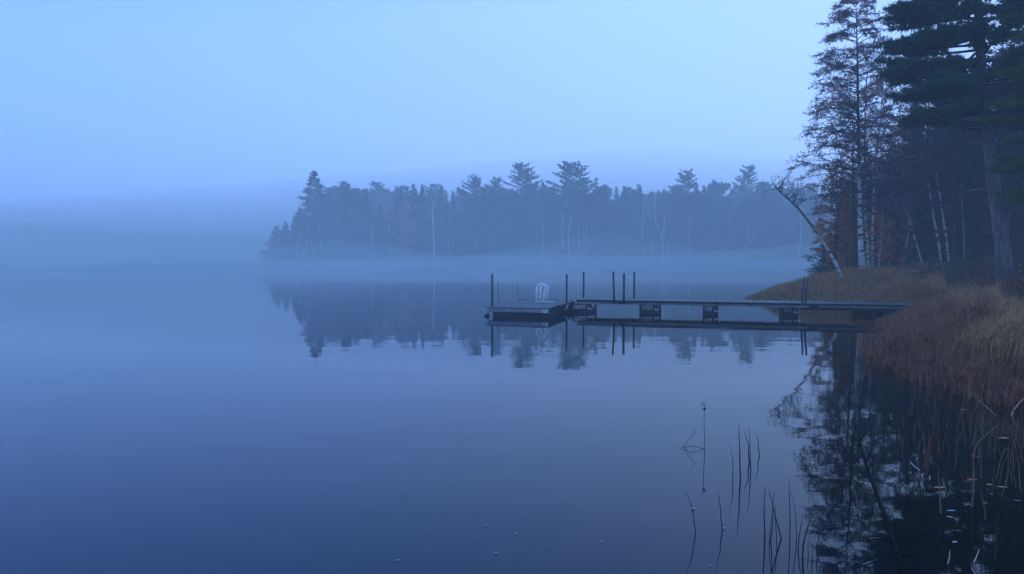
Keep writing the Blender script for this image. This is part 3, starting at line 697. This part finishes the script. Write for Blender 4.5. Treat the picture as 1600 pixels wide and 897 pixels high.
# dock
Q0 = onz(902, 468.3, .385); Q0.z = 0
dk = empty('dock', Q0); LEN = 9.45; DW = 1.25
def pdeck(x0, x1):
    def f(m):
        x = x0
        while x < x1-.05:
            m.box(U*x+W*r.uniform(-.012, .006)+Z*.355, U*(.138-r.uniform(0, .012)), W*DW, Z*(.03+r.uniform(-.003, .006))); x += .145
    return f
part(dk, 'deck', M['deck'], pdeck(0, 6.6)); part(dk, 'deck', M['deck'], pdeck(6.62, LEN))
part(dk, 'edge_board', M['darkwood'], lambda m: (BX(m, -.04, -.032, .338, 6.62, .026, .048), BX(m, -.04, DW+.008, .338, 6.62, .026, .048)))
part(dk, 'edge_board', M['darkwood'], lambda m: (BX(m, 6.62, -.034, .342, 2.8, .026, .046), BX(m, 6.62, DW+.008, .342, 2.8, .026, .046)))
part(dk, 'stringer', M['fascia'], lambda m: BX(m, .02, .02, .262, 6.56, .04, .088)); part(dk, 'stringer', M['fascia'], lambda m: BX(m, .02, DW-.06, .262, 6.56, .04, .088))
part(dk, 'stringer', M['fascia'], lambda m: BX(m, 6.64, .02, .282, 2.75, .04, .07)); part(dk, 'stringer', M['fascia'], lambda m: BX(m, 6.64, DW-.06, .282, 2.75, .04, .07))
part(dk, 'lower_beam', M['darkwood'], lambda m: BX(m, 6.3, .05, .20, 2.2, .07, .078))
for k, x in enumerate([.45, 1.55, 2.9, 4.2, 5.4, 7.6]): part(dk, 'cross_beam', M['darkwood'], lambda m: BX(m, x, .07, .272, .07, DW-.14, .08))
# box cribs that carry the deck
def crib(px0, px1, D):
    a = at(px0, 490, D).x; b_ = at(px1, 490, D).x; Wd = (b_-a)/.961; o = V((a, D, 0))-Q0
    e = empty('support', o); e.parent = dk
    def fr(m):
        h0, h1 = -.35, .262
        m.box(Z*h0, U*.05, W*.05, Z*(h1-h0)); m.box(U*(Wd-.16)+Z*h0, U*.16, W*.05, Z*(h1-h0))
        m.box(W*.9+Z*h0, U*.05, W*.05, Z*(h1-h0)); m.box(U*(Wd-.05)+W*.9+Z*h0, U*.05, W*.05, Z*(h1-h0))
        m.box(U*.051+Z*.235, U*(Wd-.212), W*.05, Z*.027)
    part(e, 'frame', M['darkwood'], fr)
    part(e, 'float_box', M['black_float'], lambda m: m.box(U*.02+W*.052+Z*-.3, U*(Wd-.04), W*.84, Z*.41))
    part(e, 'front_board', M['fascia'], lambda m: m.box(U*.052+W*.012+Z*.125, U*(Wd-.22), W*.03, Z*.085))
    part(e, 'bracket', M['galv'], lambda m: (m.box(U*(Wd-.09)+W*-.012+Z*.10, U*.10, W*.01, Z*.03), m.box(U*(Wd-.10)+W*-.016+Z*.10, U*.02, W*.01, Z*.09)))
crib(893, 923, 22.25); crib(999, 1027, 21.85); crib(1098, 1120, 21.3); crib(1221, 1244, 20.85)
part(dk, 'end_block', M['darkwood'], lambda m: BX(m, 8.15, .1, .02, .1, 1.0, .18)); part(dk, 'end_block', M['deck'], lambda m: BX(m, 8.4, .2, .04, .25, .8, .16))
post(dk, Q0, 912, 425, 23.55); post(dk, Q0, 958, 424, 21.82, ybend=960); post(dk, Q0, 975, 427, 21.74, rad=.034); post(dk, Q0, 991, 425, 23.1)
post(dk, Q0, 1256, 436, 20.56, ybend=1253, rad=.028); post(dk, Q0, 1262, 436, 20.52, ybend=1258, rad=.028)
part(dk, 'post_bracket', M['darkwood'], lambda m: BX(m, 1.22, -.07, .29, .14, .036, .09)); part(dk, 'post_bracket', M['darkwood'], lambda m: BX(m, 6.52, -.075, .27, .22, .04, .115))
part(dk, 'post_bracket', M['darkwood'], lambda m: (BX(m, 1.15, DW+.035, .34, .9, .03, .05)))
part(dk, 'hinge', M['galv'], lambda m: m.tube([U*-.06+Z*.25, U*-.06+Z*.40], .02, 6), True)
tag(dk, 'long low wooden dock on dark cribs running out from the grassy shore', 'dock')
for px, yt, D, lab in ((778, 440, 22.9, 'very thin stake standing behind the left corner of the float'), (809, 442, 23.6, 'very thin stake standing behind the back edge of the float')):
    t = at(px, yt, D); e = empty('stake', (t.x, D, 0)); m = MB(); m.tube([(0, 0, -.8), (.01, 0, .4), (0, 0, t.z)], .009, 6); m.build('rod', M['pipe'], e, True)
    m = MB(); m.box((0, -.01, .30), (.11, 0, 0), (0, .02, 0), (0, 0, .015)); m.build('crosspiece', M['pipe'], e); tag(e, lab, 'stake')

# ------------------------------------------------------------------ reeds in the water, each one by itself
def reed(pp, rad, mat, label, group=None, name='reed', depth=.25, parts=None):
    b = onz(pp[0][0], pp[0][1]); D = b.y; pts = [V((0, 0, -depth)), V((0, 0, 0))] + [at(a, c, D) - b for a, c in pp[1:]]
    # smooth the bends a little
    sm = [pts[0], pts[1]]
    for i in range(2, len(pts)):
        sm += [pts[i-1].lerp(pts[i], .5) + V((rr.uniform(-.004, .004), rr.uniform(-.01, .01), 0)), pts[i]]
    n = len(sm); m = MB(); m.tube(sm, [rad*(1-.75*(k/(n-1))**1.5) for k in range(n)], 5)
    o = m.build(name, M[mat], None, True); o.location = b
    tag(o, label, 'reed', group); return o
rr = random.Random(12)
RE = [([(1087, 833), (1082, 795), (1071, 766)], .004, 'reed_dark', 'dark reed leaning left, the most leftward one in open water'),
      ([(1129, 828), (1126, 795), (1122, 766)], .004, 'reed_dark', 'single dark reed between the leftmost one and the paired clump'),
      ([(1145, 748), (1145, 720), (1141, 695)], .004, 'reed_dark', 'short slim reed left of the thick tipped one'),
      ([(1157, 750), (1156, 700), (1155, 662)], .0065, 'reed_dark', 'upright reed with a thick dark tip in open water'),
      ([(1171, 722), (1170, 695), (1163, 672)], .006, 'reed_dark', 'dark reed bent left at its top beside the thick tipped one'),
      ([(1173, 736), (1172, 700), (1169, 668)], .005, 'reed_dark', 'straight reed touching the bent topped one'),
      ([(1187, 712), (1185, 692), (1181, 675)], .005, 'reed_dark', 'short curved reed, last to the right of the middle cluster'),
      ([(1195, 848), (1194, 800), (1196, 757)], .005, 'reed_dark', 'straight tall reed, left one of the clump of five'),
      ([(1221, 842), (1210, 800), (1200, 763)], .005, 'reed_dark', 'reed slanting steeply left across the clump of five'),
      ([(1204, 845), (1207, 800), (1211, 767)], .004, 'reed_dark', 'thin reed tilting right inside the clump of five'),
      ([(1202, 852), (1204, 820), (1208, 795)], .003, 'reed_dark', 'shortest faint reed inside the clump of five'),
      ([(1214, 856), (1211, 810), (1212, 785)], .003, 'reed_dark', 'slight reed behind the steep slanting one'),
      ([(1234, 838), (1234, 790), (1233, 749)], .004, 'reed_dark', 'straight reed at the left border of the mirrored crown'),
      ([(1245, 842), (1242, 795), (1236, 767)], .003, 'reed_dark', 'thin reed curving left beside the mirrored crown'),
      ([(1247, 858), (1250, 830), (1254, 803)], .004, 'reed_dark', 'reed leaning right before the mirrored crown'),
      ([(1254, 872), (1260, 830), (1270, 803)], .006, 'reed_dark', 'thickest dark reed arching right before the mirrored crown'),
      ([(1269, 880), (1270, 850)], .0035, 'reed_dark', 'short upright reed near the bottom right of the open water'),
      ([(1278, 872), (1276, 856), (1284, 828)], .0045, 'reed_dark', 'kinked reed lowest beside the mirrored crown'),
      ([(1263, 868), (1264, 838)], .003, 'reed_dark', 'small upright reed right behind the arching one'),
      ([(1505, 586), (1505, 574), (1485, 569.5), (1465, 565)], .007, 'reed_pale', 'bleached reed snapped flat, pointing left over the dark water'),
      ([(1556, 649), (1542, 636), (1527, 624)], .005, 'reed_pale', 'pale straw slanting left out of the dark water'),
      ([(1580, 649), (1589, 634), (1601, 622)], .005, 'reed_pale', 'pale straw slanting right at the right edge'),
      ([(1590, 563), (1556, 564), (1530, 569)], .004, 'reed_brown', 'dull straw lying before the golden grass'),
      ([(1447, 742), (1450, 700), (1458, 680), (1472, 664)], .006, 'reed_red', 'thick red blade arching right in the dark shallows'),
      ([(1450, 735), (1455, 700), (1470, 672)], .004, 'reed_red', 'thin red blade hugging the thick arching one'),
      ([(1433, 706), (1438, 690), (1444, 676)], .003, 'reed_brown', 'short brown stem left of the red blades'),
      ([(1484, 702), (1480, 690), (1474, 671)], .003, 'reed_brown', 'thin brown stem leaning left above the red blades'),
      ([(1470, 802), (1469, 765), (1467, 729)], .0065, 'reed_brown', 'stout brown stalk beside the pale orange floating leaf'),
      ([(1519, 792), (1521, 720), (1524, 700), (1535, 685), (1560, 664)], .0065, 'reed_brown', 'tallest brown stalk arching over to the right'),
      ([(1517, 700), (1521, 685), (1525, 672)], .003, 'reed_brown', 'small upright stem left of the tallest arching stalk'),
      ([(1491, 735), (1494, 715), (1502, 701)], .004, 'reed_red', 'reddish stem bent right between the two brown stalks'),
      ([(1482, 722), (1483, 700), (1488, 697)], .003, 'reed_red', 'faint reddish stem next to the bent one'),
      ([(1533, 748), (1533, 690), (1533, 640)], .003, 'reed_brown', 'very straight thin stem right of the tallest stalk'),
      ([(1540, 812), (1536, 785), (1532, 762)], .0035, 'reed_brown', 'short stem leaning left low between the stalks'),
      ([(1557, 747), (1563, 720), (1570, 701), (1578, 701)], .004, 'reed_brown', 'stem folded over flat at its top under the orange leaf'),
      ([(1573, 760), (1576, 730), (1577, 702)], .003, 'reed_brown', 'upright stem meeting the folded one'),
      ([(1595, 770), (1592, 725), (1586, 693)], .005, 'reed_brown', 'brown stalk at the right edge curving left'),
      ([(1481, 880), (1484, 860)], .004, 'reed_pale', 'short bluish stub, left one of three at the bottom'),
      ([(1522, 878), (1530, 858)], .004, 'reed_pale', 'slanting bluish stub, middle one of three at the bottom'),
      ([(1555, 876), (1559, 800)], .004, 'reed_dark', 'long thin stem, right one of three at the bottom'),
      ([(1548, 612), (1546, 590)], .003, 'reed_brown', 'low stem just left of the slanting straws')]
for pp, rad, mt, lab in RE: reed(pp, rad, mt, lab)
# flowering stem with buds
fs = onz(1100, 702); e = empty('water_plant', fs); D = fs.y
m = MB(); m.tube([(0, 0, -.2), (.004, 0, .1), at(1100, 660, D)-fs, at(1101, 631, D)-fs], [.0035, .003, .0025, .002], 5); m.build('stem', M['reed_dark'], e, True)
m = MB(); tp_ = at(1101, 633, D)-fs
for k in range(9): m.leaf(tp_+V((rr.uniform(-.012, .012), rr.uniform(-.01, .01), rr.uniform(-.045, .02))), rdir(rr, .3), .03, .016, rdir(rr))
m.build('flower_head', M['reed_dark'], e)
m = MB(); m.tube([(-.2, .03, .004), (-.1, .0, .03), (0, 0, .0)], .0025, 4); m.tube([(-.15, .1, .0), (-.12, .05, .08), (-.07, .05, .14), (-.09, .05, .18)], .002, 4); m.build('side_stem', M['reed_dark'], e, True)
tag(e, 'lone flowering water plant with a small dark head in open water', 'water plant')
# thin crowd of stems in front of the sedge
c = 0
while c < 200:
    y = rr.uniform(4.6, 13); x = rr.uniform(2.6, 7.5); d = sdist(x, y, COAST)
    if d > -.2 or d < -3.2 or x/y < .53 or x/y > .72: continue
    c += 1; h = rr.uniform(.12, .5)*(1 if y > 8 else .75); m = MB(); lx = rr.gauss(0, .14)*h; 
    m.tube([(0, 0, -.2), (0, 0, 0), (lx*.4, 0, h*.5), (lx*1.3, rr.uniform(-.03, .03), h)], [.0035, .0035, .003, .001], 4)
    o = m.build('reed', M[rr.choice(['reed_red', 'reed_brown', 'reed_brown', 'reed_dark'])], None, True); o.location = (x, y, 0)
    tag(o, 'hair thin stem scattered in dark water before the red sedge', 'reed', 'thin stems scattered before the red sedge')

# floating leaves and flecks
def float_leaf(px, py, L_, wd, ang, mat, label, group=None, curl=.06, name='floating_leaf'):
    b = onz(px, py, .003); m = MB(); n = 7; vs = []; 
    for k in range(n):
        t = k/(n-1); w_ = wd*math.sin(PI*min(.97, max(.05, t)))**.7*.5; x = (t-.5)*L_
        z = .003 + curl*L_*(abs(t-.5)*1.6)**2
        vs += [(x, -w_, z+w_*.35), (x, 0, z), (x, w_, z+w_*.35)]
    m.add(vs, [(3*k+j, 3*k+j+1, 3*k+j+4, 3*k+j+3) for k in range(n-1) for j in range(2)])
    o = m.build(name, M[mat], None, True); o.location = b; o.rotation_euler.z = ang
    tag(o, label, 'leaf', group); return o
for px, py, L_, w_, an, mt, lab in ((1468, 763, .09, .03, .1, 'leaf_orange', 'pale orange leaf floating against the stout brown stalk'), (1569, 686, .10, .05, 0, 'leaf_orange', 'broad pale orange leaf floating near the right edge'),
        (1524, 714, .06, .03, -.6, 'leaf_red', 'small red leaf caught on the tallest arching stalk'), (1519, 751, .09, .035, .2, 'leaf_red', 'dull red leaf afloat lower on the tallest stalk'),
        (1566, 762, .07, .022, -.3, 'leaf_yellow', 'yellow green leaf floating right of the tallest stalk'), (1546, 758, .04, .02, 0, 'leaf_yellow', 'tiny yellowish leaf beside the yellow green one'),
        (1486, 799, .06, .02, 0, 'leaf_pale', 'pale narrow leaf below the stout stalk'), (1484, 809, .04, .02, -.6, 'leaf_pale', 'curled pale leaf right below the narrow one'),
        (1513, 789, .05, .012, -.3, 'leaf_pale', 'thin pale sliver at the foot of the tallest stalk'), (1549, 773, .03, .012, -.6, 'leaf_pale', 'small pale sliver under the yellowish leaf'),
        (1590, 783, .05, .012, -.2, 'leaf_pale', 'pale sliver afloat at the right edge'), (1492, 848, .04, .02, .5, 'leaf_pale', 'crumpled pale leaf low in the dark water'),
        (1505, 641, .07, .025, 0, 'leaf_pale', 'small pale leaf floating below the snapped reed'), (1083, 795, .03, .022, 0, 'leaf_yellow', 'tiny yellowish leaf touching the leftmost reed'),
        (1130, 826, .03, .012, .5, 'leaf_pale', 'tiny pale leaf touching the single dark reed'), (1560, 624, .12, .03, 0, 'leaf_orange', 'long tan leaf lying between the two slanting straws')):
    float_leaf(px, py, L_, w_, an, mt, lab)
for i, (px, py, L_) in enumerate(((665, 747, .02), (709, 752, .02), (758, 737, .018), (789, 742, .016), (879, 757, .025), (785, 772, .014), (909, 791, .012), (975, 792, .024), (819, 804, .026), (759, 821, .034), (842, 819, .014), (722, 822, .014), (806, 834, .03), (747, 844, .024), (668, 830, .012), (939, 847, .03), (851, 853, .014), (775, 865, .04), (621, 876, .036), (755, 875, .014), (1013, 813, .016), (1110, 884, .022))):
    float_leaf(px, py, L_*.8, L_*.22, rr.uniform(-.2, .9), 'leaf_pale', 'tiny pale fleck drifting on the open near water', 'pale flecks drifting on the open water', .1, 'floating_fleck')
# pale fallen leaves caught on the dark bank
for k in range(34):
    px_ = rr.uniform(1370, 1600); D = rr.uniform(20.5, 30); X = (px_-800)/F*D
    if sdist(X, D, COAST) < .8: continue
    o = float_leaf(1000, 800, rr.uniform(.07, .13), .05, rr.uniform(0, 6), rr.choice(['leaf_pale', 'leaf_orange', 'leaf_pale']), 'pale fallen leaf on the dark brush of the bank', 'fallen leaves on the dark bank', .3, 'fallen_leaf')
    o.location = (X, D, hgt(X, D) + rr.uniform(.05, .55)); o.rotation_euler.x = rr.uniform(-.8, .8)
# curled white blade
b = onz(1440, 735); D = b.y; m = MB(); m.tube([at(1422, 722, D)-b, at(1430, 730, D)-b, at(1440, 737, D)-b, at(1455, 742, D)-b+V((0, 0, .004))], [.004, .0045, .003, .001], 5)
o = m.build('reed', M['reed_pale'], None, True); o.location = b; tag(o, 'white curled blade lying on the water edge of the mirrored crown', 'reed')
# sunken dead branch
D0 = onz(1416, 905, .01); e = empty('dead_branch', D0); m = MB()
pl = [D0 + (onz(1416, 905, .01)-D0)] + [onz(a, b_, .012) for a, b_ in ((1400, 855), (1383, 805), (1368, 765), (1353, 725), (1343, 690), (1335, 655))]
m.tube([p-D0 for p in pl], [.011, .011, .010, .009, .007, .006, .004], 7); m.build('stem', M['deadwood_black'], e, True)
for pq in (((1396, 845), (1420, 838), (1440, 834), (1452, 827)), ((1396, 842), (1370, 838), (1342, 840)), ((1404, 867), (1380, 868), (1345, 880), (1322, 888)), ((1404, 865), (1430, 862), (1465, 863)), ((1343, 690), (1352, 675), (1362, 660)), ((1353, 722), (1362, 700), (1368, 675))):
    m = MB(); m.tube([onz(a, b_, .010)-D0 for a, b_ in pq], [.005]+[.0035]*(len(pq)-2)+[.002], 5); m.build('twig', M['deadwood_black'], e, True)
tag(e, 'black dead branch lying across the mirrored crown in the near water', 'branch')

# ------------------------------------------------------------------ haze, sky, sun
hz = MB(); hz.box((-1120, -42, -3.6), (2240, 0, 0), (0, 1200, 0), (0, 0, 25.0))
hm = bpy.data.materials.new('haze'); hm.use_nodes = True; nt = hm.node_tree; nt.nodes.remove(nt.nodes['Principled BSDF'])
pv = nt.nodes.new('ShaderNodeVolumePrincipled'); pv.inputs['Color'].default_value = (.82, .90, .93, 1); pv.inputs['Density'].default_value = .0043
pv.inputs['Anisotropy'].default_value = 0
nt.links.new(pv.outputs[0], nt.nodes['Material Output'].inputs['Volume'])
tag(hz.build('haze', hm), kind='stuff')
# mist banks over the far water: lens shaped, thin at the rims
def mist(name, cx, cy_, rx, ry, h, dens, label, z0=.02):
    m = MB(); n = 48; rings = 14; vs = [(cx, cy_, h)]; fs = []
    for j in range(1, rings+1):
        q = j/rings
        for k in range(n):
            a = 2*PI*k/n; wb = 1+.16*q*math.sin(3*a+cx)+.09*q*math.sin(7*a+cy_); vs.append((cx+rx*q*wb*math.cos(a), cy_+ry*q*wb*math.sin(a), z0+(h-z0)*(1-q)**1.6))
    for k in range(n): fs.append((0, 1+k, 1+(k+1) % n))
    for j in range(rings-1):
        for k in range(n): a0 = 1+j*n+k; a1 = 1+j*n+(k+1) % n; fs.append((a0, a0+n, a1+n, a1))
    b0 = len(vs); vs += [(v[0], v[1], z0-.5) for v in vs[1+(rings-1)*n:1+rings*n]]
    for k in range(n): a0 = 1+(rings-1)*n+k; a1 = 1+(rings-1)*n+(k+1) % n; fs.append((a0, b0+k, b0+(k+1) % n, a1))
    fs.append(tuple(b0+k for k in range(n-1, -1, -1)))
    m.add(vs, fs); mm = hm.copy(); mm.name = name
    [n_ for n_ in mm.node_tree.nodes if n_.type == 'PRINCIPLED_VOLUME'][0].inputs['Density'].default_value = dens
    tag(m.build(name, mm), label, 'mist', None, 'stuff')
for cx_, cy_, rx_, ry_, h_, dn, lb in ((6, 98, 110, 58, 2.2, .019, 'thin pale mist lying on the water before the far shore'),
        (-26, 106, 44, 34, 4.5, .016, 'low puff of mist at the foot of the left end of the far wood'), (14, 110, 44, 34, 5.5, .016, 'low puff of mist before the middle of the far wood'),
        (56, 108, 70, 50, 5.0, .020, 'low puff of mist before the right end of the far wood'), (-85, 125, 70, 60, 4.0, .014, 'low mist patch on the open lake at the left')):
    mist('low_mist', cx_, cy_, rx_, ry_, h_, dn, lb)
mist('mist_bank', 22, 122, 280, 72, 20, .0125, 'tall soft bank of mist drifting through the far shore wood')
mist('mist_bank', -190, 250, 300, 120, 20, .0055, 'tall soft bank of mist before the distant left shore')

wd = bpy.data.worlds.new('World'); S.world = wd; wd.use_nodes = True
N = wd.node_tree.nodes; L = wd.node_tree.links; bg = N['Background']; bg.inputs['Strength'].default_value = .15
SUN_EL, SUN_AZ = math.radians(35), math.radians(-60)
sky = N.new('ShaderNodeTexSky'); sky.sky_type = 'NISHITA'; sky.sun_disc = False; sky.sun_elevation = SUN_EL; sky.sun_rotation = SUN_AZ
# overcast dusk veil laid over the clear sky: brighter right, deeper blue left, darkened high up to dim the near water's reflection
tc = N.new('ShaderNodeTexCoord'); sx = N.new('ShaderNodeSeparateXYZ'); L.new(tc.outputs['Generated'], sx.inputs[0])
m1 = N.new('ShaderNodeMapRange'); m1.inputs['From Min'].default_value = -.6; m1.inputs['From Max'].default_value = .35; L.new(sx.outputs['X'], m1.inputs['Value'])
cA = N.new('ShaderNodeMix'); cA.data_type = 'RGBA'; cA.inputs[6].default_value = (1.9, 4.15, 10.6, 1); cA.inputs[7].default_value = (3.9, 6.3, 12.4, 1); L.new(m1.outputs[0], cA.inputs[0])
m2 = N.new('ShaderNodeMapRange'); m2.inputs['From Min'].default_value = .31; m2.inputs['From Max'].default_value = .58; m2.inputs['To Min'].default_value = 0; m2.inputs['To Max'].default_value = .8; az = N.new('ShaderNodeMath'); az.operation = 'MULTIPLY_ADD'; az.inputs[1].default_value = -.13; L.new(sx.outputs['X'], az.inputs[0]); L.new(sx.outputs['Z'], az.inputs[2]); L.new(az.outputs[0], m2.inputs['Value'])
cB = N.new('ShaderNodeMix'); cB.data_type = 'RGBA'; L.new(m2.outputs[0], cB.inputs[0]); L.new(cA.outputs[2], cB.inputs[6]); cB.inputs[7].default_value = (.7, 2.9, 7.6, 1)
mx = N.new('ShaderNodeMix'); mx.data_type = 'RGBA'; mx.inputs[0].default_value = .94; L.new(sky.outputs[0], mx.inputs[6]); L.new(cB.outputs[2], mx.inputs[7])
L.new(mx.outputs[2], bg.inputs['Color'])
sd = bpy.data.lights.new('sun', 'SUN'); sd.energy = .5; sd.angle = math.radians(45); sd.color = (1, .93, .84)
so = bpy.data.objects.new('sun', sd); C.objects.link(so)
# sun direction: azimuth measured from +Y towards +X like the sky texture
dirv = V((math.sin(SUN_AZ)*math.cos(SUN_EL), math.cos(SUN_AZ)*math.cos(SUN_EL), math.sin(SUN_EL)))
so.rotation_euler = dirv.to_track_quat('Z', 'Y').to_euler()

vs_ = S.view_settings; vs_.view_transform = 'Standard'; vs_.look = 'None'; vs_.exposure = 0; vs_.gamma = 1; vs_.use_curve_mapping = False
S.render.engine = 'CYCLES'
cy = S.cycles; cy.use_denoising = True; cy.max_bounces = 8; cy.volume_bounces = 2; cy.diffuse_bounces = 2; cy.glossy_bounces = 3; cy.transmission_bounces = 2; cy.transparent_max_bounces = 4
cy.sample_clamp_indirect = 5; cy.caustics_reflective = False; cy.caustics_refractive = False
